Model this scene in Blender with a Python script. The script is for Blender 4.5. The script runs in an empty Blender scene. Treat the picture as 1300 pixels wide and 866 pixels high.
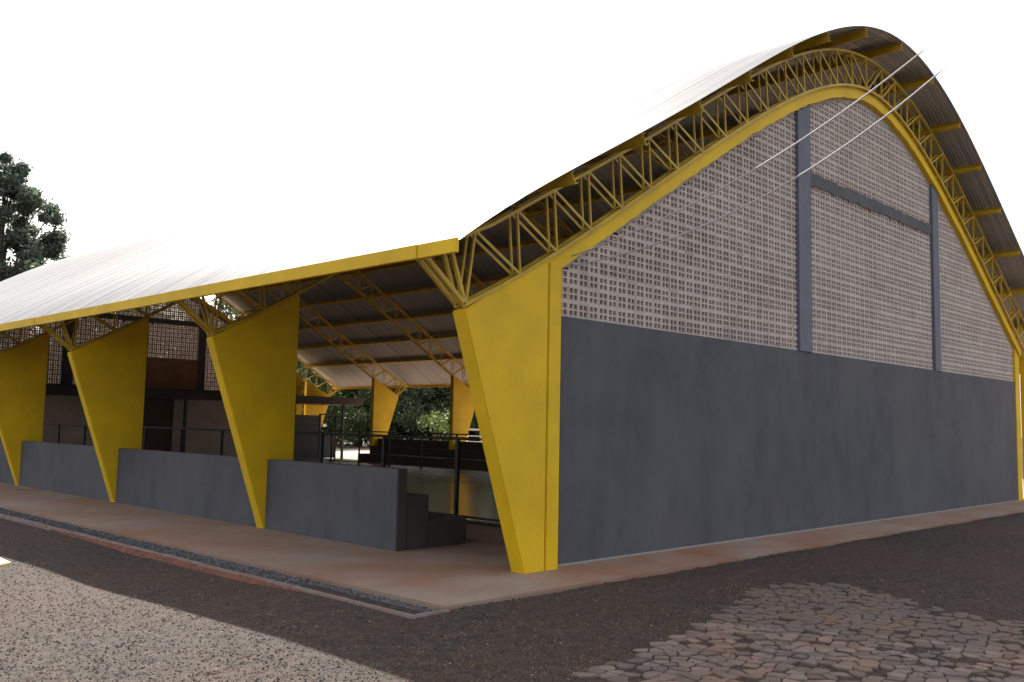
import bpy, bmesh, math, random
from mathutils import Vector, Matrix
random.seed(7)
R = math.radians
SC = bpy.context.scene
COL = SC.collection

# ------------------------------------------------------------------ camera
W_PX = 1300.0
cam_d = bpy.data.cameras.new('camera')
cam_d.sensor_width = 36.0
cam_d.lens = 36.0 * 1177.74 / W_PX
cam_d.clip_start = 0.05
cam_d.clip_end = 3000.0
cam = bpy.data.objects.new('camera', cam_d)
COL.objects.link(cam)
yaw, pitch, roll = 0.79152, 0.08996, 0.01912
fw = Vector((math.sin(yaw) * math.cos(pitch), math.cos(yaw) * math.cos(pitch), math.sin(pitch)))
rt = fw.cross(Vector((0, 0, 1))).normalized()
up = rt.cross(fw)
r2 = rt * math.cos(roll) + up * math.sin(roll)
u2 = up * math.cos(roll) - rt * math.sin(roll)
m = Matrix((r2, u2, -fw)).transposed().to_4x4()
m.translation = Vector((-8.5748, -7.6168, 1.70))
cam.matrix_world = m
SC.camera = cam

# ------------------------------------------------------------------ light
SUN = Vector((0.56, 0.95, 1.0)).normalized()          # towards the sun
elev = math.asin(SUN.z)
w = bpy.data.worlds.new('World')
SC.world = w
w.use_nodes = True
nt = w.node_tree
bg = nt.nodes['Background']
sky = nt.nodes.new('ShaderNodeTexSky')
sky.sky_type = 'NISHITA'
sky.sun_disc = False
sky.sun_elevation = elev
sky.sun_rotation = math.atan2(SUN.x, SUN.y)
sky.air_density = 1.0
sky.dust_density = 4.0
sky.ozone_density = 1.0
mixs = nt.nodes.new('ShaderNodeMix')
mixs.data_type = 'RGBA'
mixs.inputs['Factor'].default_value = 0.60            # thin white cloud veil over the whole sky
nt.links.new(sky.outputs[0], mixs.inputs[6])
mixs.inputs[7].default_value = (5.0, 4.85, 4.75, 1)
nt.links.new(mixs.outputs[2], bg.inputs['Color'])
bg.inputs['Strength'].default_value = 0.10
sun_d = bpy.data.lights.new('sun', 'SUN')
sun_d.energy = 5.0
sun_d.angle = R(0.55)
sun_d.color = (1.0, 0.94, 0.86)
sun = bpy.data.objects.new('sun', sun_d)
COL.objects.link(sun)
sun.rotation_euler = (-SUN).to_track_quat('-Z', 'Y').to_euler()
vs = SC.view_settings
vs.view_transform = 'Standard'
vs.look = 'None'
vs.gamma = 1.0
vs.exposure = 1.35
SC.cycles.max_bounces = 8
SC.cycles.diffuse_bounces = 5

# ------------------------------------------------------------------ materials
def material(name, c1, c2=None, rough=0.8, scale=3.0, bump=0.0, bscale=40.0, dirt=None, dscale=0.6,
             damt=0.5, metallic=0.0, rnd=0.0, detail=6.0, stretch=None, spec=None, contrast=(0.35, 0.65), island=0.0):
    M = bpy.data.materials.new(name)
    M.use_nodes = True
    t = M.node_tree
    N, L = t.nodes, t.links
    b = N['Principled BSDF']
    b.inputs['Roughness'].default_value = rough
    b.inputs['Metallic'].default_value = metallic
    if spec is not None:
        b.inputs['Specular IOR Level'].default_value = spec
    tc = N.new('ShaderNodeNewGeometry')
    vec = tc.outputs['Position']
    if stretch:
        mp = N.new('ShaderNodeMapping')
        mp.inputs['Scale'].default_value = stretch
        L.new(vec, mp.inputs['Vector'])
        vec = mp.outputs['Vector']
    def noise(s, d=detail):
        n = N.new('ShaderNodeTexNoise')
        n.inputs['Scale'].default_value = s
        n.inputs['Detail'].default_value = d
        n.inputs['Roughness'].default_value = 0.6
        L.new(vec, n.inputs['Vector'])
        return n
    def mix(f, a, bb):
        x = N.new('ShaderNodeMix')
        x.data_type = 'RGBA'
        if hasattr(f, 'is_output'):
            L.new(f, x.inputs['Factor'])
        else:
            x.inputs['Factor'].default_value = f
        for s, v in ((6, a), (7, bb)):
            if hasattr(v, 'is_output'):
                L.new(v, x.inputs[s])
            else:
                x.inputs[s].default_value = (*v, 1)
        return x.outputs[2]
    def ramp(o, lo, hi):
        r = N.new('ShaderNodeMapRange')
        r.inputs['From Min'].default_value = lo
        r.inputs['From Max'].default_value = hi
        L.new(o, r.inputs['Value'])
        return r.outputs[0]
    c2 = c2 or tuple(0.8 * v for v in c1)
    col = mix(ramp(noise(scale).outputs[0], *contrast), c1, c2)
    if dirt:
        f = ramp(noise(dscale, 8).outputs[0], 0.42, 0.68)
        k = N.new('ShaderNodeMath')
        k.operation = 'MULTIPLY'
        L.new(f, k.inputs[0])
        k.inputs[1].default_value = damt
        col = mix(k.outputs[0], col, dirt)
    if rnd:
        oi = N.new('ShaderNodeObjectInfo')
        h = N.new('ShaderNodeHueSaturation')
        L.new(ramp(oi.outputs['Random'], 0, 1), h.inputs['Value'])
        h.inputs['Value'].default_value = 1
        mr = N.new('ShaderNodeMapRange')
        mr.inputs['To Min'].default_value = 1 - rnd
        mr.inputs['To Max'].default_value = 1 + rnd
        L.new(oi.outputs['Random'], mr.inputs['Value'])
        L.new(mr.outputs[0], h.inputs['Value'])
        L.new(col, h.inputs['Color'])
        col = h.outputs['Color']
    if island:
        hh = N.new('ShaderNodeHueSaturation')
        mr = N.new('ShaderNodeMapRange')
        mr.inputs['To Min'].default_value = 1 - island
        mr.inputs['To Max'].default_value = 1 + island
        L.new(tc.outputs['Random Per Island'], mr.inputs['Value'])
        L.new(mr.outputs[0], hh.inputs['Value'])
        L.new(col, hh.inputs['Color'])
        col = hh.outputs['Color']
    L.new(col, b.inputs['Base Color'])
    if bump:
        bp = N.new('ShaderNodeBump')
        bp.inputs['Strength'].default_value = 1.0
        bp.inputs['Distance'].default_value = bump
        L.new(noise(bscale, 4).outputs[0], bp.inputs['Height'])
        L.new(bp.outputs[0], b.inputs['Normal'])
    M['rnd'] = rnd
    return M

M = {}
M['yellow'] = material('yellow_paint', (0.80, 0.53, 0.010), (0.70, 0.45, 0.010), 0.6, 1.6, 0.003, 60,
                       dirt=(0.50, 0.33, 0.02), dscale=1.1, damt=0.45, spec=0.3)
M['steel_yellow'] = material('yellow_steel', (0.60, 0.41, 0.022), (0.48, 0.32, 0.020), 0.55, 4.0, 0.0,
                             dirt=(0.22, 0.13, 0.03), dscale=3.0, damt=0.4)
M['grey'] = material('grey_wall_paint', (0.089, 0.092, 0.107), (0.066, 0.069, 0.082), 0.85, 2.6, 0.005, 45,
                     dirt=(0.106, 0.108, 0.120), dscale=0.8, damt=0.8, stretch=(1.0, 1.0, 0.55))
M['grey_col'] = material('grey_column_paint', (0.155, 0.165, 0.21), (0.13, 0.138, 0.175), 0.8, 3.0, 0.003, 70)
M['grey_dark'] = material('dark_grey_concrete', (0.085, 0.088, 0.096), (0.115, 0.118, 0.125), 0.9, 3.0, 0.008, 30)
M['block'] = material('breeze_block_concrete', (0.56, 0.485, 0.44), (0.46, 0.40, 0.37), 0.95, 5.0, 0.003, 80,
                      dirt=(0.36, 0.29, 0.26), dscale=0.9, damt=0.6, rnd=0.10)
M['mortar'] = material('mortar', (0.42, 0.38, 0.35), (0.33, 0.30, 0.28), 0.95, 9.0, 0.006, 60)
M['joint'] = material('pale_joint_mortar', (0.66, 0.60, 0.56), (0.50, 0.45, 0.42), 0.95, 6.0)
M['slab'] = material('dusty_concrete', (0.30, 0.235, 0.19), (0.26, 0.18, 0.13), 0.9, 1.1, 0.003, 60,
                     dirt=(0.27, 0.115, 0.058), dscale=0.6, damt=0.8)
M['base'] = material('bare_render', (0.33, 0.32, 0.31), (0.26, 0.25, 0.24), 0.9, 4.0, 0.004, 50)
M['curb'] = material('curb_concrete', (0.27, 0.225, 0.21), (0.20, 0.165, 0.15), 0.9, 5.0, 0.005, 50,
                     dirt=(0.27, 0.10, 0.055), dscale=0.9, damt=0.6)
M['brick_red'] = material('red_brick_edging', (0.20, 0.075, 0.042), (0.11, 0.046, 0.032), 0.95, 9.0, 0.01, 35)
M['ground'] = material('dark_dirt', (0.014, 0.0105, 0.009), (0.058, 0.041, 0.031), 0.95, 9.0, 0.02, 55,
                       dirt=(0.072, 0.036, 0.025), dscale=0.30, damt=0.65)
M['stone'] = material('crushed_gravel', (0.096, 0.070, 0.052), (0.034, 0.027, 0.023), 0.9, 6.0, island=0.7,
                      dirt=(0.088, 0.046, 0.027), dscale=0.9, damt=0.9)
M['bed_stone'] = material('grey_bed_gravel', (0.125, 0.122, 0.128), (0.085, 0.083, 0.09), 0.9, 30.0, island=0.6)
M['stone_pale'] = material('pale_gravel', (0.36, 0.32, 0.29), (0.2, 0.17, 0.15), 0.9, 20.0, island=0.4)
M['strip'] = material('grey_gravel_bed', (0.115, 0.112, 0.12), (0.07, 0.07, 0.078), 0.95, 22.0, 0.02, 45)
M['cobble'] = material('cobblestone', (0.172, 0.136, 0.118), (0.112, 0.090, 0.080), 0.9, 9.0, 0.006, 60,
                       dirt=(0.23, 0.125, 0.075), dscale=1.6, damt=0.6, rnd=0.28)
M['court'] = material('polished_court_floor', (0.27, 0.30, 0.27), (0.22, 0.24, 0.22), 0.2, 0.8, 0.0,
                      dirt=(0.20, 0.17, 0.13), dscale=0.5, damt=0.4, spec=0.9)
M['line'] = material('court_line_paint', (0.55, 0.55, 0.5), None, 0.3, 3.0)
M['yard'] = material('pale_yard_earth', (0.56, 0.44, 0.35), (0.46, 0.35, 0.27), 0.95, 1.2, 0.01, 30)
M['roof'] = material('zinc_roof_sheet', (0.42, 0.415, 0.41), (0.24, 0.24, 0.245), 0.42, 1.0, 0.0, metallic=0.1,
                     stretch=(0.10, 8.0, 0.10), rnd=0.05, spec=0.35)
M['dark_metal'] = material('dark_painted_metal', (0.022, 0.022, 0.026), (0.035, 0.034, 0.036), 0.5, 6.0)
M['bleacher'] = material('dark_bleacher_concrete', (0.072, 0.060, 0.060), (0.055, 0.046, 0.047), 0.85, 2.0, 0.003, 60)
M['room'] = material('taupe_render', (0.42, 0.35, 0.32), (0.35, 0.29, 0.265), 0.9, 1.5, 0.003, 60)
M['brown'] = material('brown_render', (0.34, 0.185, 0.125), (0.27, 0.15, 0.10), 0.9, 1.5, 0.004, 50)
M['door'] = material('dark_brown_door', (0.07, 0.035, 0.028), (0.05, 0.026, 0.022), 0.6, 5.0)
M['white'] = material('white_paint', (0.78, 0.77, 0.74), (0.68, 0.67, 0.64), 0.6, 3.0)
M['cable'] = material('pale_grey_cable', (0.46, 0.44, 0.43), (0.40, 0.385, 0.375), 0.7, 3.0)
M['cream'] = material('cream_yellow_paint', (0.80, 0.70, 0.34), (0.68, 0.56, 0.2), 0.6, 5.0)
M['bark'] = material('bark', (0.12, 0.095, 0.075), (0.07, 0.055, 0.045), 0.95, 6.0, 0.02, 20)

def leaf_mat(name, a, b, trans=0.35):
    m_ = bpy.data.materials.new(name)
    m_.use_nodes = True
    t = m_.node_tree
    N, L = t.nodes, t.links
    p = N['Principled BSDF']
    p.inputs['Roughness'].default_value = 0.55
    g = N.new('ShaderNodeNewGeometry')
    x = N.new('ShaderNodeMix')
    x.data_type = 'RGBA'
    L.new(g.outputs['Random Per Island'], x.inputs['Factor'])
    x.inputs[6].default_value = (*a, 1)
    x.inputs[7].default_value = (*b, 1)
    L.new(x.outputs[2], p.inputs['Base Color'])
    tr = N.new('ShaderNodeBsdfTranslucent')
    L.new(x.outputs[2], tr.inputs['Color'])
    ms = N.new('ShaderNodeMixShader')
    ms.inputs[0].default_value = trans
    L.new(p.outputs[0], ms.inputs[1])
    L.new(tr.outputs[0], ms.inputs[2])
    L.new(ms.outputs[0], N['Material Output'].inputs['Surface'])
    return m_
M['leaf_dark'] = leaf_mat('dark_leaves', (0.050, 0.078, 0.042), (0.092, 0.13, 0.066))
M['leaf_grey'] = leaf_mat('grey_green_leaves', (0.09, 0.122, 0.095), (0.155, 0.19, 0.14), 0.45)
M['leaf_mid'] = leaf_mat('mid_leaves', (0.050, 0.085, 0.028), (0.085, 0.125, 0.045))
M['leaf_light'] = leaf_mat('light_leaves', (0.10, 0.16, 0.035), (0.15, 0.21, 0.06))

# ------------------------------------------------------------------ mesh helpers
class MB:
    def __init__(s):
        s.v, s.f, s.joint = [], [], []        # joint: faces of pale mortar
    def add(s, vs_, fs):
        o = len(s.v)
        s.v += [tuple(v) for v in vs_]
        s.f += [tuple(i + o for i in f) for f in fs]
        return s
    def box(s, a, b):
        x0, x1 = sorted((a[0], b[0])); y0, y1 = sorted((a[1], b[1])); z0, z1 = sorted((a[2], b[2]))
        return s.add([(x0, y0, z0), (x1, y0, z0), (x1, y1, z0), (x0, y1, z0), (x0, y0, z1), (x1, y0, z1), (x1, y1, z1), (x0, y1, z1)],
                     [(0, 3, 2, 1), (4, 5, 6, 7), (0, 1, 5, 4), (1, 2, 6, 5), (2, 3, 7, 6), (3, 0, 4, 7)])
    def prism(s, poly, y0, y1):                        # polygon in xz extruded along y
        n = len(poly)
        vs_ = [(x, y0, z) for x, z in poly] + [(x, y1, z) for x, z in poly]
        fs = [tuple(range(n)), tuple(range(2 * n - 1, n - 1, -1))]
        fs += [(i, n + i, n + (i + 1) % n, (i + 1) % n) for i in range(n)]
        return s.add(vs_, fs)
    def beam(s, p, q, w_, h_, upv=(0, 1, 0)):
        p, q = Vector(p), Vector(q)
        d = (q - p).normalized()
        a = Vector(upv)
        x = d.cross(a)
        if x.length < 1e-4:
            x = d.cross(Vector((1, 0, 0)))
        x.normalize()
        y = x.cross(d).normalized()
        x = x * w_ / 2; y = y * h_ / 2
        c = [-x - y, x - y, x + y, -x + y]
        return s.add([p + k for k in c] + [q + k for k in c],
                     [(0, 1, 2, 3), (7, 6, 5, 4), (0, 4, 5, 1), (1, 5, 6, 2), (2, 6, 7, 3), (3, 7, 4, 0)])
    def sweep(s, pts, w_, h_):                         # polyline in xz, box section (w_ along y)
        n = len(pts)
        vs_ = []
        for i, p in enumerate(pts):
            a = Vector(pts[max(i - 1, 0)]); b = Vector(pts[min(i + 1, n - 1)])
            d = (b - a).normalized()
            nn = Vector((-d.z, 0, d.x)) * h_ / 2
            p = Vector(p); yv = Vector((0, w_ / 2, 0))
            vs_ += [p - yv - nn, p + yv - nn, p + yv + nn, p - yv + nn]
        fs = [(0, 1, 2, 3), tuple(4 * (n - 1) + k for k in (3, 2, 1, 0))]
        for i in range(n - 1):
            for k in range(4):
                fs.append((4 * i + k, 4 * i + 4 + k, 4 * i + 4 + (k + 1) % 4, 4 * i + (k + 1) % 4))
        return s.add(vs_, fs)
    def tube(s, pts, r, n=6):
        rs = r if isinstance(r, (list, tuple)) else [r] * len(pts)
        vs_, fs = [], []
        for i, p in enumerate(pts):
            a = Vector(pts[max(i - 1, 0)]); b = Vector(pts[min(i + 1, len(pts) - 1)])
            d = (b - a).normalized()
            x = d.cross(Vector((0.31, 0.17, 0.93))).normalized(); y = d.cross(x)
            for k in range(n):
                t_ = 2 * math.pi * k / n
                vs_.append(Vector(p) + (x * math.cos(t_) + y * math.sin(t_)) * rs[i])
        for i in range(len(pts) - 1):
            for k in range(n):
                fs.append((i * n + k, i * n + (k + 1) % n, (i + 1) * n + (k + 1) % n, (i + 1) * n + k))
        fs += [tuple(range(n))[::-1], tuple(range((len(pts) - 1) * n, len(pts) * n))]
        return s.add(vs_, fs)
    def mesh(s, name, mt, smooth=False, fix=True, bevel=0.0):
        me = bpy.data.meshes.new(name)
        me.from_pydata(s.v, [], s.f)
        if fix or bevel:
            bm = bmesh.new(); bm.from_mesh(me)
            bmesh.ops.recalc_face_normals(bm, faces=bm.faces)
            if bevel:
                bmesh.ops.bevel(bm, geom=[e for e in bm.edges if len(e.link_faces) == 2 and e.calc_face_angle(0) > 0.5],
                                offset=bevel, segments=2, affect='EDGES', clamp_overlap=True)
            bm.to_mesh(me); bm.free()
        if smooth:
            for p in me.polygons:
                p.use_smooth = True
        me.materials.append(M[mt])
        if s.joint:
            me.materials.append(M['joint'])
            for i in s.joint:
                me.polygons[i].material_index = 1
        return me
    def build(s, name, mt, parent=None, **k):
        return put(name, s.mesh(name, mt, **k), parent)

def put(name, me, parent=None, loc=None):
    o = bpy.data.objects.new(name, me)
    COL.objects.link(o)
    if parent:
        o.parent = parent
    if loc:
        o.location = loc
    return o
def tag(o, label=None, cat=None, group=None, kind=None):
    if label: o['label'] = label
    if cat: o['category'] = cat
    if group: o['group'] = group
    if kind: o['kind'] = kind
    return o
def thing(name, label, cat, group=None, loc=(0, 0, 0)):
    o = bpy.data.objects.new(name, None)
    COL.objects.link(o)
    o.location = loc
    o.empty_display_size = 0.3
    return tag(o, label, cat, group)

# ------------------------------------------------------------------ dimensions (metres)
CX = 9.08                     # axis of symmetry of the arch
WG = 17.75                    # gable wall from x = 0 to WG
SP = 5.68                     # pillar spacing
NB = 6
LY = NB * SP
ZG = 3.06                     # top of the grey paint
EX = -2.37                    # eave
OV = 0.705                    # roof overhang past the gable
COURT_Z = -0.15
def Bz(x):                    # top of the yellow gable band / seat of the truss
    u = min(abs(x - CX) / 10, 1.15)
    return 8.33856 - 12.61395 * u**2 + 12.79938 * u**3 - 6.08578 * u**4 + 0.95917 * u**6
def Tz(x):                    # roof sheet
    u = min(abs(x - CX) / 10, 1.16)
    return 9.25823 - 9.42887 * u**2 + 3.22884 * u**3 + 2.62281 * u**4 - 1.19868 * u**6
def slope(f, x):
    return (f(x + .02) - f(x - .02)) / .04

# ------------------------------------------------------------------ setting
def ground_z(x, y):
    a = min(max((-2.6 - x) / 1.2, 0), 1) * min(max((y + 1.2) / 4.2, 0), 1)
    u = .006 * math.sin(1.7 * x + .6 * y) * math.sin(1.3 * y - .4 * x + 1) + .004 * math.sin(3.1 * x - 2.3 * y)
    return -.032 - .085 * a * a * (3 - 2 * a) + u
g = MB()
xs = [-600, -60, -20] + [-14 + i * .3 for i in range(167)] + [60, 120, 600]
ys = [-600, -60, -20] + [-14 + i * .35 for i in range(205)] + [90, 150, 600]
rg = random.Random(3)
for y in ys:
    for x in xs:
        near = -13 < x < 30 and -13 < y < 55
        z = ground_z(x, y)
        if x > -2.75 and y > -.95:
            z = -.38 if x < 36 and y < 54 else -.12   # the slabs and the yard sit in this dip
        if not near and not (x > -2.75 and y > -.95):
            z = -.08
        g.v.append((x, y, z))
nx = len(xs)
for j in range(len(ys) - 1):
    for i in range(nx - 1):
        g.f.append((j * nx + i, j * nx + i + 1, (j + 1) * nx + i + 1, (j + 1) * nx + i))
tag(g.build('ground', 'ground', smooth=True, fix=False), kind='structure')

sw = MB().box((-2.70, -1.0, -0.30), (2.44, LY + 1.0, 0.0)).box((2.44, -1.0, -0.30), (21.2, 0.30, -0.0005))
tag(sw.build('sidewalk', 'slab', bevel=0.012), kind='structure')
ct = MB().box((2.44, 0.30, -0.40), (18.6, LY, COURT_Z))
tag(ct.build('court_floor', 'court'), kind='structure')
sf = MB().box((18.6, 0.30, -0.40), (21.2, LY + 1.0, COURT_Z + 0.01))
tag(sf.build('far_sidewalk', 'slab'), kind='structure')
yd = MB().box((21.2, -1.0, -0.40), (34, LY + 18, COURT_Z + 0.004)).box((-3, LY + 1.0, -0.40), (21.2, LY + 18, COURT_Z + 0.0))
yd.box((21.2, -14, -.3), (34, -1.01, -.012))  # unseen strip, added to bounce sunlight up onto the roof underside
tag(yd.build('yard', 'yard'), kind='structure')
ln = MB()
for x in (4.2, 14.0):
    ln.box((x, 2.0, COURT_Z + .001), (x + .06, LY - 5.5, COURT_Z + .005))
for y in (2.0, 14.0, 25.5):
    ln.box((4.262, y + .002, COURT_Z + .001), (13.998, y + .06, COURT_Z + .005))
tag(ln.build('court_lines', 'line'), kind='structure')
ce = MB().box((2.40, 0.75, -0.02), (2.50, LY - 3.0, 0.045))
tag(ce.build('court_edge', 'dark_metal', bevel=.008), kind='structure')

# curb, red brick edging under it and the gravel bed behind it
cb = MB()
rg = random.Random(5)
yy = [-1.12 + i * 1.0 for i in range(38)]
for i in range(len(yy) - 1):
    o = [rg.uniform(-.008, .008) for _ in range(2)]
    cb.prism([(-3.18 + o[0], -.16), (-3.125 + o[0], -.16), (-3.125 + o[0], -.008 + o[1] * .5), (-3.18 + o[0], -.008 + o[1] * .5)],
             yy[i] + .0015, yy[i + 1] - .0015)
cb.box((-3.12, -1.10, -.12), (-2.71, -1.045, -.008))
tag(cb.build('curb', 'curb', bevel=.012), kind='structure')
br = MB(); n = 150
for i in range(n + 1):
    y = .3 + 7.4 * i / n
    f = min(1, (y - .3) / 1.6, (7.7 - y) / 3.0)
    d = (.015 + .065 * f * rg.uniform(.65, 1.2)); h_ = -.022 - rg.uniform(0, .012)
    br.v += [(-3.175, y, -.2), (-3.175 - d - .02, y, -.2), (-3.175 - d, y, ground_z(-3.3, y) - .012 + .02 * f), (-3.185 - .25 * d, y, h_ - .02 * (1 - f)), (-3.175, y, h_)]
for i in range(n):
    for k in range(5):
        br.f.append((5 * i + k, 5 * i + (k + 1) % 5, 5 * i + 5 + (k + 1) % 5, 5 * i + 5 + k))
br.f += [(0, 1, 2, 3, 4), (5 * n + 4, 5 * n + 3, 5 * n + 2, 5 * n + 1, 5 * n)]
tag(br.build('red_soil_edge', 'brick_red'), kind='structure')
gb = MB().box((-3.122, -1.04, -.2), (-2.703, LY, -.05))
tag(gb.build('gravel_bed', 'strip'), kind='structure')

def stones(name, mt, n, fn, smin, smax, seed, zbase):
    rs = random.Random(seed)
    mb = MB()
    for _ in range(n):
        p = fn(rs)
        if p is None:
            continue
        x, y = p
        s_ = smin + (smax - smin) * rs.random() ** 3
        zb_ = zbase if zbase is not None else ground_z(x, y)
        a = rs.uniform(0, 6.28)
        vs_ = []
        for k in range(5):
            t_ = a + k * 1.2566 + rs.uniform(-.3, .3)
            r_ = s_ * rs.uniform(.7, 1.2)
            vs_.append((x + r_ * math.cos(t_), y + r_ * math.sin(t_), zb_ - s_ * .3))
        for k in range(5):
            vx = vs_[k]
            q = rs.uniform(.55, .8)
            vs_.append((x + (vx[0] - x) * q, y + (vx[1] - y) * q, zb_ + s_ * rs.uniform(.3, .8)))
        mb.add(vs_, [(5, 6, 7, 8, 9)] + [(k, (k + 1) % 5, 5 + (k + 1) % 5, 5 + k) for k in range(5)])
    return tag(mb.build(name, mt, fix=False), kind='stuff')

def chips(name, mt, n, fn, smin, smax, seed):
    rs = random.Random(seed)
    mb = MB()
    for _ in range(n):
        p = fn(rs)
        if p is None:
            continue
        x, y = p
        s_ = smin + (smax - smin) * rs.random() ** 2.5
        z = ground_z(x, y)
        a = rs.uniform(0, 6.28)
        o = len(mb.v)
        for k in range(4):
            t_ = a + k * 1.5708 + rs.uniform(-.35, .35)
            r_ = s_ * rs.uniform(.7, 1.25)
            mb.v.append((x + r_ * math.cos(t_), y + r_ * math.sin(t_), z - s_ * .25))
        mb.v.append((x + s_ * rs.uniform(-.35, .35), y + s_ * rs.uniform(-.35, .35), z + s_ * rs.uniform(.2, .55)))
        for k in range(4):
            mb.f.append((o + k, o + (k + 1) % 4, o + 4))
    return tag(mb.build(name, mt, fix=False), kind='stuff')

def in_cobbles(x, y):
    # outline of the exposed cobblestones, walked round in plan
    poly = [(-5.6, -3.95), (-4.1, -3.50), (-2.9, -3.22), (-1.8, -3.02), (-0.3, -2.62), (0.6, -2.30), (1.2, -2.38), (1.7, -2.70),
            (1.35, -3.45), (1.1, -4.15), (0.95, -4.9), (1.6, -5.6), (3.2, -6.6), (3.0, -9.0), (-3.2, -9.0), (-5.8, -6.0)]
    c = False
    j = len(poly) - 1
    for i in range(len(poly)):
        (xi, yi), (xj, yj) = poly[i], poly[j]
        if (yi > y) != (yj > y) and x < (xj - xi) * (y - yi) / (yj - yi) + xi:
            c = not c
        j = i
    return c
def view_scatter(rs):
    # denser near the camera, within its view wedge
    d = 3.7 + 15 * rs.random() ** 1.9
    a = yaw + rs.uniform(-.82, .62)
    x = -8.57 + d * math.sin(a); y = -7.62 + d * math.cos(a)
    if x > -3.2 and y > -1.02:
        return None
    if in_cobbles(x, y) and rs.random() < .66:
        return None
    return x, y
chips('gravel', 'stone', 300000, view_scatter, .006, .028, 11)
chips('pale_gravel', 'stone_pale', 4500, view_scatter, .004, .020, 12)
stones('gravel_bed_stones', 'bed_stone', 9000, lambda rs: (rs.uniform(-3.09, -2.71), -1.0 + 16 * rs.random() ** 1.4), .010, .026, 13, -.05)

# cobblestones: irregular polygons cut against their neighbours
def cobbles():
    rs = random.Random(21)
    S = 0.108
    pts = {}
    for j in range(-94, 15):
        for i in range(-63, 50):
            x = (i + (0.5 if j % 2 else 0) + rs.uniform(-.36, .36)) * S * 1.35
            y = (j + rs.uniform(-.34, .34)) * S
            a = -.76
            pts[(i, j)] = (x * math.cos(a) - y * math.sin(a) - 2.3, x * math.sin(a) + y * math.cos(a) + .0)
    out = []
    cam2 = (-8.57, -7.62)
    for (i, j), (px, py) in pts.items():
        edge = in_cobbles(px, py)
        if not edge or rs.random() < .07 or (rs.random() < .5 and not in_cobbles(px + rs.uniform(-.3, .3), py + rs.uniform(-.3, .3))):
            continue
        poly = [(px - .3, py - .3), (px + .3, py - .3), (px + .3, py + .3), (px - .3, py + .3)]
        for dj in (-2, -1, 0, 1, 2):
            for di in (-2, -1, 0, 1, 2):
                q = pts.get((i + di, j + dj))
                if not q or (di == 0 and dj == 0):
                    continue
                nxx, nyy = q[0] - px, q[1] - py
                L_ = math.hypot(nxx, nyy)
                lim = L_ / 2 - .006
                nxx /= L_; nyy /= L_
                new = []
                for k in range(len(poly)):
                    a, b = poly[k], poly[(k + 1) % len(poly)]
                    da = (a[0] - px) * nxx + (a[1] - py) * nyy - lim
                    db = (b[0] - px) * nxx + (b[1] - py) * nyy - lim
                    if da <= 0: new.append(a)
                    if da * db < 0:
                        t_ = da / (da - db)
                        new.append((a[0] + (b[0] - a[0]) * t_, a[1] + (b[1] - a[1]) * t_))
                poly = new
        if len(poly) > 2:
            out.append(((px - cam2[0])**2 + (py - cam2[1])**2, px, py, poly))
    return out
def cobble_mesh(mb, px, py, poly, rs, ox=0, oy=0):
    n = len(poly)
    h = rs.uniform(-.007, .011)
    tx, ty = rs.uniform(-.05, .05), rs.uniform(-.05, .05)
    vs_ = []
    for q, z in ((1.0, -.12), (1.0, -.030 + h), (.95, -.023 + h), (.80, -.020 + h)):
        for (x, y) in poly:
            X = px + (x - px) * q; Y = py + (y - py) * q
            vs_.append((X - ox, Y - oy, z + (x - px) * tx + (y - py) * ty))
    fs = []
    for r_ in range(3):
        for k in range(n):
            fs.append((r_ * n + k, r_ * n + (k + 1) % n, (r_ + 1) * n + (k + 1) % n, (r_ + 1) * n + k))
    fs.append(tuple(range(3 * n, 4 * n)))
    mb.add(vs_, fs)
pv = MB().box((-4.6, -8.6, -.3), (1.2, -3.6, -.06))
pave = tag(pv.build('cobblestone_pavement', 'ground'), kind='structure')
rs_ = random.Random(31)
cl = cobbles()
def cob_in_view(x, y):
    d = Vector((x, y, -.08)) - cam.matrix_world.translation
    z_ = d.dot(fw)
    return z_ > 0 and abs(d.dot(r2) / z_) < .565 and d.dot(u2) / z_ > -.385
cl.sort(key=lambda c: (not cob_in_view(c[1], c[2]), c[0]))
rest = MB()
for k, (d, px, py, poly) in enumerate(cl):
    if k < 300:
        mb = MB(); cobble_mesh(mb, px, py, poly, rs_, px, py)
        put('cobblestone', mb.mesh('cobblestone', 'cobble', fix=False), pave, (px, py, 0))
    else:
        cobble_mesh(rest, px, py, poly, rs_)
if rest.v:
    tag(rest.build('cobblestone', 'cobble', pave, fix=False), kind='stuff')

# ------------------------------------------------------------------ sports hall
hall = thing('sports_hall', 'large grey and yellow sports hall with an arched metal roof and breeze block gable', 'building')

# pillars: flat fins that widen upwards and lean outwards
pm = []
for side in (0, 1):
    def X(v):
        return v if side == 0 else 2 * CX - v
    zb = -.01 if side == 0 else COURT_Z
    top = [(-1.765, 2.91)] + [(-1.765 + (1.765 - .25) * i / 5, Bz(-1.765 + (1.765 - .25) * i / 5) - .004) for i in range(1, 6)]
    top[0] = (-1.765, Bz(-1.765) - .03)
    poly = [(-.25, zb), (-.755, zb), (-.755 - .003, .02)] + top
    mb = MB().prism([(X(a), z) for a, z in poly], -.15, .06)
    pm.append(mb.mesh('pillar', 'yellow', bevel=.012))
first = [(-.402, -.01), (-.755, -.01), (-.758, .02), (-1.765, Bz(-1.765) - .03)] + [(-1.765 + (1.765 - .402) * i / 5, Bz(-1.765 + (1.765 - .402) * i / 5) - .004) for i in range(1, 6)]
first_mesh = MB().prism(first, -.15, .06).mesh('pillar', 'yellow', bevel=.012)
for k in range(NB + 1):
    for side in (0, 1):
        y = k * SP if k < NB else LY + .09
        put('pillar', first_mesh if k == 0 and side == 0 else pm[side], hall, (0, y, 0))

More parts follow.
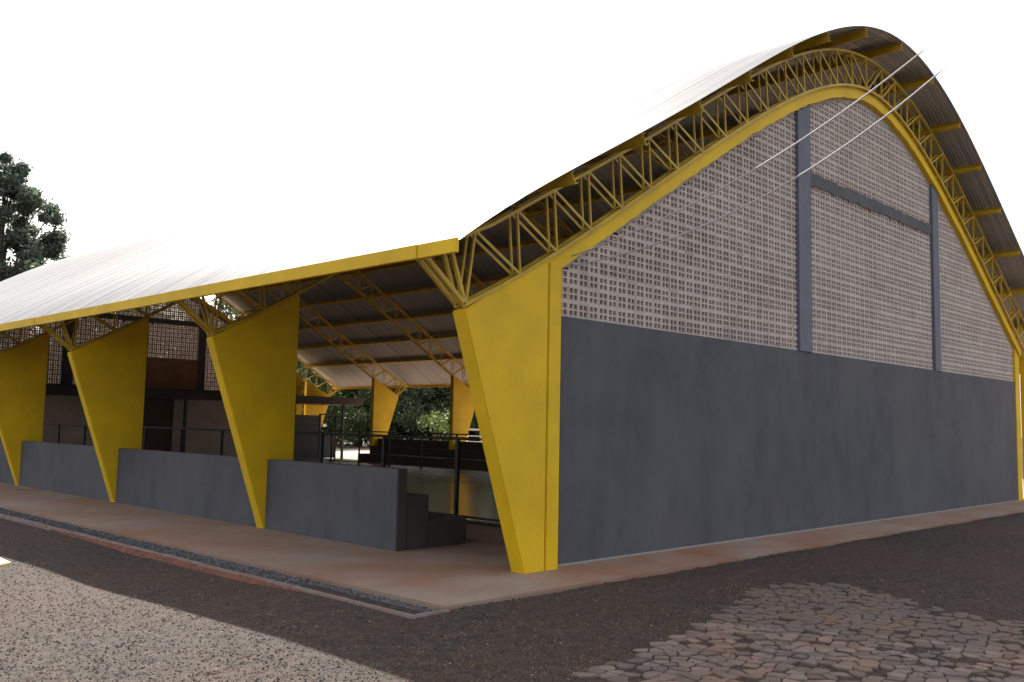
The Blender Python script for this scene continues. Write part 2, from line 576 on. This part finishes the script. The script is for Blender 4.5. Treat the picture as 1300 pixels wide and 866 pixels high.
# gable walls
def blk(mb, x, z, y0, y1, ym):
    """one breeze block with four through holes; ym = depth of the recessed rim"""
    S = .2
    e, w_, mid = .006, .028, .025
    g_ = [0, e, w_, (S - mid) / 2, (S + mid) / 2, S - w_, S - e, S]
    xsn = [x + k for k in g_]; zsn = [z + k for k in g_]
    V = {}
    def vid(i, j, b):
        key = (i, j, b)
        if key not in V:
            yv = y1 if b else (ym if i in (0, 7) or j in (0, 7) else y0)
            V[key] = len(mb.v); mb.v.append((xsn[i], yv, zsn[j]))
        return V[key]
    lines = (0, 1, 2, 3, 4, 5, 6, 7)
    hole = lambda i, j: i in (2, 4) and j in (2, 4)
    for i in range(7):
        for j in range(7):
            if hole(i, j):
                a, b, c, d = (i, j), (i + 1, j), (i + 1, j + 1), (i, j + 1)
                for p, q in ((a, b), (b, c), (c, d), (d, a)):
                    mb.f.append((vid(*p, 0), vid(*q, 0), vid(*q, 1), vid(*p, 1)))
            else:
                if i in (0, 6) or j in (0, 6):
                    mb.joint.append(len(mb.f))
                mb.f.append((vid(i, j, 0), vid(i + 1, j, 0), vid(i + 1, j + 1, 0), vid(i, j + 1, 0)))
                mb.f.append((vid(i, j, 1), vid(i, j + 1, 1), vid(i + 1, j + 1, 1), vid(i + 1, j, 1)))

def band_lo(x):
    return Bz(x) - .2 / math.cos(math.atan(slope(Bz, x)))
COLS = ((6.12, 6.58), (12.27, 12.62))
def gable(far):
    Y = (lambda y: LY - y + .0) if far else (lambda y: y)
    rr = random.Random(9 if far else 8)
    gw = MB().box((0.003, Y(0), -.02), (WG - .003, Y(.18), ZG))
    gwall = gw.build('gable_wall', 'grey', hall, bevel=.006)
    # yellow corner strip beside the first pillar
    cs = MB().prism([(-.378, -.01), (-.152, -.01), (-.152, Bz(-.152) - .2), (-.378, Bz(-.378) - .03)], *sorted((Y(-.142), Y(.16))))
    cs.prism([(-.1515, -.01), (0.0, -.01), (0.0, Bz(0) - .22), (-.1515, Bz(-.1515) - .2)], *sorted((Y(-.003), Y(.158))))
    cs.build('corner_strip', 'yellow', gwall, bevel=.01)
    cs = MB().prism([(WG, COURT_Z), (WG + .35, COURT_Z), (WG + .35, Bz(WG + .35) - .03), (WG, Bz(WG) - .23)], *sorted((Y(-.02), Y(.16))))
    cs.build('corner_strip', 'yellow', gwall, bevel=.01)
    MB().box((0.004, Y(-.004), -.015), (WG - .02, Y(.1), .022)).build('wall_base', 'base', gwall)
    # yellow crowning band with a slightly uneven lower edge
    bd = MB(); n = 130; pts = []
    for i in range(n + 1):
        x = -.40 + (WG + .75) * i / n
        d = .2 / math.cos(math.atan(slope(Bz, x))) + (rr.uniform(-.014, .014))
        pts.append((x, Bz(x), Bz(x) - d))
    vs_, fs = [], []
    for x, a, b in pts:
        vs_ += [(x, Y(-.07), a), (x, Y(-.07), b), (x, Y(.15), b), (x, Y(.15), a)]
    for i in range(n):
        for k in range(4):
            fs.append((4 * i + k, 4 * i + (k + 1) % 4, 4 * i + 4 + (k + 1) % 4, 4 * i + 4 + k))
    fs += [(0, 1, 2, 3), (4 * n, 4 * n + 3, 4 * n + 2, 4 * n + 1)]
    bd.add(vs_, fs)
    bd.build('gable_band', 'yellow', gwall)
    # mortar fill under the band
    ft = MB(); vs_, fs = [], []
    n = 300
    for i in range(n + 1):
        x = .0 + WG * i / n
        a = band_lo(x) + .06
        step = band_lo(round(x / .2 - .5) * .2 + .1)
        b = min(band_lo(x) - rr.uniform(.03, .09), max(step - .06, band_lo(x) - .15))
        vs_ += [(x, Y(.03), a), (x, Y(.03), b), (x, Y(.125), b), (x, Y(.125), a)]
    for i in range(n):
        for k in range(4):
            fs.append((4 * i + k, 4 * i + (k + 1) % 4, 4 * i + 4 + (k + 1) % 4, 4 * i + 4 + k))
    ft.add(vs_, fs)
    ft.build('mortar_fill', 'mortar', gwall)
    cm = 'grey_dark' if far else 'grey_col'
    for a, b in COLS:
        zt = min(band_lo(a), band_lo(b)) + .03
        MB().prism([(a, ZG - .01), (b, ZG - .01), (b, band_lo(b) + .03), (a, band_lo(a) + .03)], *sorted((Y(-.022), Y(.2)))).build(
            'wall_column', cm, gwall, bevel=.008)
    # tie beam with a ragged lower edge
    tb = MB(); vs_, fs = [], []; n = 60
    x0, x1 = COLS[0][1], COLS[1][0]
    for i in range(n + 1):
        x = x0 + (x1 - x0) * i / n
        a = 6.275 + rr.uniform(-.02, .02); b = 6.05 + rr.uniform(-.025, .02) - (.10 if rr.random() < .06 else 0)
        vs_ += [(x, Y(.004), a), (x, Y(.004), b), (x, Y(.18), b), (x, Y(.18), a)]
    for i in range(n):
        for k in range(4):
            fs.append((4 * i + k, 4 * i + (k + 1) % 4, 4 * i + 4 + (k + 1) % 4, 4 * i + 4 + k))
    tb.add(vs_, fs)
    tb.build('tie_beam', 'grey_dark', gwall)
    if far:
        MB().box((COLS[0][1] + 2.0, Y(.03), ZG), (COLS[1][0], Y(.165), 4.45)).build('solid_panel', 'brown', gwall)
    # breeze blocks
    spans = ((0.0, COLS[0][0]), (COLS[0][1], COLS[1][0]), (COLS[1][1], WG))
    cells = []
    for a, b in spans:
        nb_ = max(1, int((b - a) / .2 + .5))
        w_ = .2
        off = a + ((b - a) - nb_ * w_) / 2
        for i in range(nb_):
            x = off + i * w_
            for j in range(40):
                z = ZG + .002 + j * .2
                if z + .1 > band_lo(x + .1) + .03:
                    break
                if a == COLS[0][1] and abs(z + .1 - 6.21) < .1:
                    continue
                if far and a == COLS[0][1] and x > COLS[0][1] + 2.0 - .1 and z < 4.3:
                    continue
                cells.append((x, z))
    if far:
        mb = MB()
        for x, z in cells:
            blk(mb, x, z, Y(.03), Y(.125), Y(.033))
        tag(mb.build('breeze_block', 'block', gwall, fix=True), kind='stuff')
    else:
        cells.sort(key=lambda c: (c[0] + 8.57)**2 + 58 + (c[1] - 1.7)**2)
        one = MB(); blk(one, -.1, 0, 0, .095, .003)
        me = one.mesh('breeze_block', 'block', fix=True)
        for x, z in cells[:300]:
            o = put('breeze_block', me, gwall, (x + .1, .03 + rr.uniform(-.004, .004), z))
            o.rotation_euler = (0, 0, 0)
        mb = MB()
        for x, z in cells[300:]:
            dy = rr.uniform(-.004, .004)
            blk(mb, x, z, .03 + dy, .125 + dy, .033 + dy)
        tag(mb.build('breeze_block', 'block', gwall, fix=True), kind='stuff')
    return gwall
gable(False)
gable(True)

# roof trusses: two parallel latticed planes
def unit_bar():
    mb = MB()
    t_ = .16
    P = [(-.5, -.5), (.5, -.5), (.5, -.5 + t_), (-.5 + t_, -.5 + t_), (-.5 + t_, .5), (-.5, .5)]
    vs_ = [(x, y, 0) for x, y in P] + [(x, y, 1) for x, y in P]
    fs = [tuple(range(6))[::-1], tuple(range(6, 12))] + [(i, (i + 1) % 6, 6 + (i + 1) % 6, 6 + i) for i in range(6)]
    mb.add(vs_, fs)
    return mb.mesh('truss_bar', 'steel_yellow')
BAR = unit_bar()
NP = 32
NP = 33
xn = [-1.72] + [-.87 + (2 * CX + 1.74) * i / (NP - 2) for i in range(NP - 1)] + [2 * CX + 1.72]
def top_z(x):
    e = abs(x - CX) - (CX + 1.3)
    return Tz(x) - .27 + (.13 * min(e / .8, 1) if e > 0 else 0)
def bot_z(x):
    return Bz(x) + .024
segs = []
for i, x in enumerate(xn):
    sgn = 1 if x < CX - .1 else (-1 if x > CX + .1 else 0)
    dx = -.07 * sgn if 0 < i < NP else .12 * sgn
    segs.append(((x, bot_z(x)), (x + dx, top_z(x + dx)), .027))
for i in range(NP):
    a, b = xn[i], xn[i + 1]
    if (a + b) / 2 < CX:
        dx = -.07 if i > 0 else .12
        segs.append(((a + dx, top_z(a + dx)), (b, bot_z(b)), .037))
    else:
        dx = .07 if i + 1 < NP else -.12
        segs.append(((b + dx, top_z(b + dx)), (a, bot_z(a)), .037))
for sx_ in (0, 1):
    XX = (lambda v: v) if sx_ == 0 else (lambda v: 2 * CX - v)
    segs.append(((XX(-1.74), bot_z(-1.72)), (XX(-2.30), top_z(-2.30)), .045))
    segs.append(((XX(-1.73), bot_z(-1.72)), (XX(-1.98), top_z(-1.98)), .04))
PL = (-.115, .015)
def truss(k):
    y = k * SP if k < NB else LY + .09
    mb = MB()
    for py in PL:
        n = 70
        mb.sweep([(EX + .04 + (2 * CX - 2 * EX - .08) * i / n, py, top_z(EX + .04 + (2 * CX - 2 * EX - .08) * i / n)) for i in range(n + 1)], .045, .04)
        mb.sweep([(-1.76 + (2 * CX + 3.52) * i / n, py, bot_z(-1.76 + (2 * CX + 3.52) * i / n)) for i in range(n + 1)], .045, .045)
    for i, x in enumerate(xn[1:-1]):
        if i % 2:
            mb.box((x - .02, PL[0] + .03, bot_z(x) - .018), (x + .02, PL[1] - .03, bot_z(x) + .018))
        else:
            mb.box((x - .02, PL[0] + .03, top_z(x) - .018), (x + .02, PL[1] - .03, top_z(x) + .018))
    tr = mb.build('roof_truss', 'steel_yellow', hall)
    tr.location = (0, y, 0)
    if k == 0:
        for a, b, w_ in segs:
            for py in PL:
                p = Vector((a[0], py, a[1])); q = Vector((b[0], py, b[1]))
                o = put('truss_bar', BAR, tr, p)
                d = q - p
                zax = d.normalized(); yax = Vector((0, 1, 0)); xax = yax.cross(zax)
                o.rotation_euler = Matrix((xax, yax, zax)).transposed().to_euler()
                o.scale = (w_, w_, d.length)
    else:
        mb = MB()
        for a, b, w_ in segs:
            for py in PL:
                mb.beam((a[0], py, a[1]), (b[0], py, b[1]), w_ * .8, w_ * .8)
        tag(mb.build('truss_bar', 'steel_yellow', tr, fix=False), kind='stuff')
for k in range(NB + 1):
    truss(k)

# corrugated roof sheets, each from eave to eave
NS = 35
ws = (LY + 2 * OV) / NS
def sheet():
    nxs = 72
    pitch_n = 14; per = 6
    nyy = pitch_n * per
    mb = MB()
    for i in range(nxs + 1):
        x = EX + (2 * CX - 2 * EX) * i / nxs
        sl = slope(Tz, x); L_ = math.hypot(1, sl); nX, nZ = -sl / L_, 1 / L_
        for j in range(nyy + 1):
            a = .006 * math.cos(2 * math.pi * j / per)
            mb.v.append((x + nX * a, ws * j / nyy + (.006 if j == nyy else 0), Tz(x) + nZ * a - (.002 if j == nyy else 0)))
    for i in range(nxs):
        for j in range(nyy):
            k = i * (nyy + 1) + j
            mb.f.append((k, k + nyy + 1, k + nyy + 2, k + 1))
    return mb.mesh('roof_sheet', 'roof', smooth=True, fix=False)
me = sheet()
for k in range(NS):
    put('roof_sheet', me, hall, (0, -OV + k * ws, 0))

# purlins along the roof and yellow eave boards
half = [-.63, .73, 2.02, 3.36, 4.65, 5.93, 7.45]
PX = half + [CX] + [2 * CX - v for v in half[::-1]]
for x in PX:
    sl = slope(Tz, x); L_ = math.hypot(1, sl)
    n_ = Vector((-sl / L_, 0, 1 / L_)); t_ = Vector((1 / L_, 0, sl / L_))
    base = Vector((x, 0, Tz(x)))
    mb = MB()
    # C-section: web + two flanges
    w_, h_ = .07, .165
    sg = -1 if x < CX else 1
    P = [(0, -.02), (w_, -.02), (w_, -.028), (.01, -.028), (.01, -h_), (w_, -h_), (w_, -h_ - .008), (0, -h_ - .008)]
    mb.prism([((base + t_ * (-sg * a) + n_ * b).x, (base + t_ * (-sg * a) + n_ * b).z) for a, b in P], -OV + .03, LY + OV - .03)
    mb.build('purlin', 'steel_yellow', hall)
for side in (0, 1):
    XX = (lambda v: v) if side == 0 else (lambda v: 2 * CX - v)
    cuts = [-OV - .01, -.10] + [SP * k for k in range(1, NB)] + [LY + .1, LY + OV + .01]
    for k in range(len(cuts) - 1):
        t0 = .012 if k % 2 else 0.0
        mb = MB().prism([(XX(EX - .045 - t0), 3.425), (XX(EX - .004), 3.425), (XX(EX - .004), 3.576), (XX(EX - .045 - t0), 3.576)],
                        cuts[k] + .002, cuts[k + 1] - .002)
        mb.build('eave_board', 'yellow', hall, bevel=.005)

# ------------------------------------------------------------------ low walls between the pillars, with stepped seats behind
def low_wall(y0, y1, label, far=False):
    XX = (lambda v: v) if not far else (lambda v: 2 * CX - v)
    zb = -.01 if not far else COURT_Z
    h = 1.08 if not far else .93
    o = MB().box((XX(-.735), y0, zb), (XX(-.585), y1, h)).build('low_wall', 'grey', bevel=.008)
    return tag(o, label, 'wall', 'low grey walls between the pillars')
names = ['nearest low grey wall, its dark end beside the stepped bench',
         'low grey wall between the second and third yellow pillars from the front',
         'low grey wall between the third and fourth yellow pillars from the front',
         'low grey wall at the left edge behind the slanted fourth yellow pillar',
         'low grey wall beyond the fifth yellow pillar, past the left edge']
ends = [(2.22, SP - .16)] + [(k * SP + .07, (k + 1) * SP - .16) for k in range(1, 5)]
for (a, b), nme in zip(ends, names):
    low_wall(a, b, nme)
def bench(far, y0, y1, label):
    XX = (lambda v: v) if not far else (lambda v: 2 * CX - v)
    zb = -.01 if not far else COURT_Z - .01
    o = thing('bleacher', label, 'bleacher', 'stepped benches along the court')
    MB().box((XX(-.583), y0 + .004, zb), (XX(-.17), y1, zb + .73)).build('seat_tier', 'bleacher', o, bevel=.01)
    MB().box((XX(-.168), y0 + .004, zb), (XX(.54), y1, zb + .385)).build('seat_tier', 'bleacher', o, bevel=.01)
    if not far:
        MB().box((-.737, y0 - .02, zb), (-.583, y0 - .001, 1.082)).build('end_cap', 'bleacher', o, bevel=.005)  # thin sheet over the wall's end, darker than the wall's sides
    if far:
        MB().box((XX(-.735), y0, zb), (XX(-.585), y1, zb + 1.09)).build('back_wall', 'bleacher', o, bevel=.01)
    return o
bench(False, 2.22, 28.0, 'dark stepped bench behind the nearest low grey wall')
bench(True, 1.5, 28.3, 'dark stepped bleachers along the far side of the court')

# ------------------------------------------------------------------ railings beside the court
def railing(x, y0, n, zb, label):
    o = thing('railing', label, 'railing', 'dark railings beside the court', (x, y0, zb))
    d = 2.10
    pst = MB().box((-.03, -.03, 0), (.03, .03, 1.45 - zb * 0)).mesh('post', 'dark_metal')
    for k in range(n):
        put('post', pst, o, (0, k * d, 0))
    for z, r_ in ((1.44, .026), (.10, .02)):
        MB().tube([(0, -.3, z), (0, (n - 1) * d + .3, z)], r_, 8).build('rail', 'dark_metal', o, smooth=True)
railing(2.455, 2.47, 13, .0, 'dark metal railing along the near side of the court')
railing(15.70, 2.47, 13, COURT_Z, 'dark metal railing in front of the far bleachers')

# ------------------------------------------------------------------ room block at the far end of the court
room = thing('changing_room', 'low flat-roofed room block at the far end of the court', 'building')
yr = 31.24
MB().box((-.2, yr - .35, 2.53), (19.75, LY - .25, 2.90)).build('flat_roof', 'bleacher', room, bevel=.01)
rw = MB().box((.2, yr, COURT_Z), (8.1, yr + .15, 2.529)).box((9.95, yr, COURT_Z), (15.4, yr + .15, 2.529))
rw.build('wall', 'room', room)
MB().box((15.403, yr + .03, COURT_Z), (17.42, yr + .18, 1.98)).build('dark_wall', 'grey', room)
MB().box((8.103, yr + .10, COURT_Z), (9.947, yr + .14, 2.528)).build('door', 'door', room)
dr = MB()
for x in (17.43, 18.36):
    dr.box((x, yr, COURT_Z), (x + .07, yr + .09, 2.07))
dr.box((17.502, yr + .004, 2.0), (18.358, yr + .084, 2.07)).box((17.502, yr + .004, .95), (18.358, yr + .084, 1.0)).box((17.502, yr + .004, COURT_Z + .05), (18.358, yr + .084, COURT_Z + .1))
dr.build('door_frame', 'dark_metal', room)
MB().box((17.51, yr + .03, COURT_Z + .1), (18.35, yr + .05, 1.0)).build('door', 'grey_dark', room)
for x in (10.3, 18.6, 15.42):
    MB().box((x, yr - .24, COURT_Z), (x + .11, yr - .14, 2.529)).build('post', 'dark_metal', room)

# ------------------------------------------------------------------ cables from the gable corner
def cable(A, B, sag, label, r_=.0105):
    A, B = Vector(A), Vector(B)
    pts = []
    for i in range(61):
        u = i / 60
        p = A + (B - A) * u
        p.z -= sag * 4 * u * (1 - u)
        pts.append(p)
    # carry on past the frame towards the pole the cables come from
    e = (pts[-1] - pts[-2]) * 60
    for i in range(1, 31):
        u = i / 30
        p = pts[60] + e * u * .8
        p.z += .5 * u * u
        pts.append(p)
    rr_ = [r_ if i < 61 else max(.0008, r_ * (1 - (i - 60) / 1.5)) for i in range(len(pts))]  # thinned past the roof edge, standing in for sky glare that swallows them
    tag(MB().tube(pts, rr_, 6).build('cable', 'cable', smooth=True), label, 'cable', 'cables in front of the gable')
cable((-.05, -.2, 3.78), (2.345, -3.486, 6.151), .238, 'upper pale cable sloping across the breeze block gable')
cable((-.05, -.2, 3.66), (2.444, -3.643, 5.878), .371, 'lower pale cable sagging across the breeze block gable')

# ------------------------------------------------------------------ small things
mb = MB()
tip = Vector((-5.48, 2.13)); d1 = Vector((0.04, 1.0)).normalized(); d2 = Vector((-.72, -.55)).normalized()
q = [tip, tip + d1 * 1.1, tip + d1 * 1.1 + d2 * 1.4, tip + d2 * 1.4]
n = 4
mb.add([(p.x, p.y, .265) for p in q] + [(p.x, p.y, .30) for p in q], [(0, 1, 2, 3), (7, 6, 5, 4)] + [(i, (i + 1) % 4, 4 + (i + 1) % 4, 4 + i) for i in range(4)])
bn = thing('yellow_bench', 'corner of a low pale yellow slab bench at the left edge of the gravel', 'bench', None, (0, 0, 0))
mb.build('bench_top', 'cream', bn, bevel=.006)
c_ = (q[0] + q[1] + q[2] + q[3]) / 4
for s_ in (-.35, .35):
    p = c_ + d1 * s_
    MB().box((p.x - .25, p.y - .09, -.13), (p.x + .2, p.y + .09, .266)).build('bench_leg', 'base', bn)

wf = thing('white_fence', 'white barred fence in sunlight beyond the far bleachers', 'fence')
for k in range(5):
    MB().box((23.0, 23.6 + k * 1.0, COURT_Z), (23.08, 23.68 + k * 1.0, 1.45)).build('fence_post', 'white', wf)
for z in (.35, .75, 1.08, 1.38):
    MB().box((23.01, 23.3, z), (23.07, 27.9, z + .09)).build('fence_rail', 'white', wf)
gp = thing('gate_post', 'short dark post with a pointed cap above the far bleachers', 'post')
MB().box((19.3, 20.4, COURT_Z), (19.6, 20.7, 1.15)).build('shaft', 'dark_metal', gp, bevel=.01)
MB().add([(19.33, 20.43, 1.151), (19.57, 20.43, 1.151), (19.57, 20.67, 1.151), (19.33, 20.67, 1.151), (19.45, 20.55, 1.75)],
         [(3, 2, 1, 0), (0, 1, 4), (1, 2, 4), (2, 3, 4), (3, 0, 4)]).build('pointed_cap', 'dark_metal', gp)

# ------------------------------------------------------------------ trees
def leaves(rs, lumps, n, size):
    mb = MB()
    for cx, cy, cz, rx, rz, wgt in lumps:
        nc = max(5, int(rx * rz * 5))
        for _ in range(nc):
            # clump centre inside the lump, favouring the shell
            while True:
                d = Vector((rs.uniform(-1, 1), rs.uniform(-1, 1), rs.uniform(-1, 1)))
                if .1 < d.length < 1: break
            d = d.normalized() * (d.length ** .45)
            c = Vector((cx + d.x * rx, cy + d.y * rx, cz + d.z * rz))
            cr = rs.uniform(.35, .75) * (0.5 + .16 * rx)
            for _ in range(int(n * wgt)):
                o = Vector((rs.gauss(0, 1), rs.gauss(0, 1), rs.gauss(0, .8))) * cr * .55
                p = c + o
                s_ = size * rs.uniform(.6, 1.3)
                a = Vector((rs.gauss(0, 1), rs.gauss(0, 1), rs.gauss(0, 1) - .4)).normalized()
                b = a.cross(Vector((rs.gauss(0, 1), rs.gauss(0, 1), rs.gauss(0, 1)))).normalized()
                a = a * s_; b = b * s_ * .42
                mb.add([p - a * .5, p + b * .5, p + a * .55, p - b * .5], [(0, 1, 2, 3)])
    return mb
def tree(name, x, y, z0, lumps, seed, leaf, n, size, trunk_r, label, group=None, cat='tree'):
    rs = random.Random(seed)
    o = thing(name, label, cat, group, (x, y, z0))
    leaves(rs, lumps, n, size).build('crown', leaf, o, fix=False)
    tk = MB()
    zc = lumps[0][2]
    top = zc + lumps[0][4] * .1
    pts = [(rs.uniform(-.08, .08) * i, rs.uniform(-.08, .08) * i, top * i / 5) for i in range(6)]
    tk.tube(pts, [trunk_r * (1.15 - .19 * i) for i in range(6)], 8)
    for (cx, cy, cz, rx, rz, wgt) in lumps:
        for _ in range(3):
            t_ = rs.uniform(.35, .8)
            b = Vector((cx + rs.uniform(-.6, .6) * rx, cy + rs.uniform(-.6, .6) * rx, cz + rs.uniform(-.3, .6) * rz))
            i = min(4, int(t_ * 5))
            a = Vector(pts[i])
            if b.z < a.z + .1: b.z = a.z + .3
            mid = (a + b) / 2 + Vector((0, 0, -.1 * rx))
            tk.tube([a, mid, b], [trunk_r * .42, trunk_r * .28, trunk_r * .1], 6)
    tk.build('trunk', 'bark', o, fix=False, smooth=True)
    return o
def copy_tree(src, x, y, z, rz, s, label, group=None):
    o = src.copy(); COL.objects.link(o)
    o.location = (x, y, z); o.rotation_euler = (0, 0, rz); o.scale = (s, s, s)
    o['label'] = label
    for c in src.children:
        d = c.copy(); COL.objects.link(d); d.parent = o
    return o

# the tall eucalyptus showing above the roof
tree('eucalyptus_tree', 11.6, 62, -.1,
     [(.0, 0, 15.6, 2.4, 3.2, 1.1), (.6, .3, 18.4, 1.05, 1.7, 1.2), (2.3, 0, 14.9, 1.7, 2.2, 1.0), (3.2, 0, 13.0, 1.5, 1.6, 1.0),
      (-2.6, 0, 15.8, 1.8, 2.4, 1.0), (0.2, 0, 11.8, 3.0, 2.0, .9), (-3.2, 0, 12.6, 1.9, 2.0, .9)],
     4, 'leaf_grey', 330, .34, .36, 'tall dark green tree rising behind the white roof at the left')
# greenery beyond the far side of the court
G = 'trees beyond the far side of the hall'
lab = 'dark leafy tree in the green mass beyond the far pillars'
labm = 'lighter mid green leafy tree in the green mass beyond the far pillars'
LA = [(0, 0, 4.6, 2.6, 2.4, 1), (1.2, -.8, 3.0, 2.2, 1.9, 1), (-1.4, .9, 3.1, 2.2, 1.9, 1), (.1, .6, 6.6, 1.8, 1.5, 1), (-.3, -1.2, 1.5, 2.1, 1.3, 1), (.6, 1.4, 1.5, 2.1, 1.3, 1)]
A = tree('broadleaf_tree', 34.5, 40.0, COURT_Z, LA, 41, 'leaf_dark', 110, .30, .22, lab, G)
Bt = tree('broadleaf_tree', 33.5, 46.0, COURT_Z, [(0, 0, 4.2, 2.4, 2.3, 1), (1.4, .6, 5.4, 1.8, 1.6, 1), (-1.0, -1.0, 2.7, 2.1, 1.8, 1), (.8, -.9, 1.8, 1.9, 1.4, 1), (-.8, 1.3, 1.5, 1.9, 1.3, 1)],
          42, 'leaf_mid', 110, .28, .2, labm, G)
for i, (x, y, s) in enumerate(((36, 35, 1.1), (35.5, 43.5, 1.2), (33.5, 50, 1.2), (39, 40, 1.4), (37, 47, 1.3), (37, 30, 1.2), (38, 54, 1.5), (42, 45, 1.6), (36, 24, 1.2), (42, 36, 1.6), (33, 55, 1.3), (40, 51, 1.5))):
    copy_tree(A if i % 2 else Bt, x, y, COURT_Z, i * 1.3, s, lab if i % 2 else labm)
lab2 = 'leafy tree behind the far gable, glimpsed through its truss and blocks'
for i, (x, y, s) in enumerate(((21.5, 48, 1.35), (16.5, 49, 1.3), (11, 50, 1.35), (24.5, 54, 1.4), (6, 50, 1.3), (27.0, 49, 1.3), (19, 56, 1.4), (13.5, 57, 1.35), (29, 57, 1.5), (8, 58, 1.25))):
    c = copy_tree(Bt if i % 2 else A, x, y, COURT_Z, i * 1.9 + .4, s, lab2)
    c['group'] = 'trees behind the far gable'
tree('bush', 29.6, 36.5, COURT_Z, [(0, 0, 1.3, 1.7, 1.3, 1.1), (.3, 1.3, 1.1, 1.3, 1.0, 1), (-.2, -1.2, 1.0, 1.2, .9, 1)],
     51, 'leaf_light', 90, .2, .08, 'bright green sunlit bush between the far yellow pillars', None, 'bush')
tree('bush', 29.0, 46.0, COURT_Z, [(0, 0, 1.5, 1.5, 1.5, 1.1), (.2, 1.4, 1.2, 1.3, 1.1, 1), (.2, -1.3, 1.6, 1.2, 1.5, 1)],
     52, 'leaf_mid', 90, .2, .08, 'loose green bush right of the room block doorway', None, 'bush')
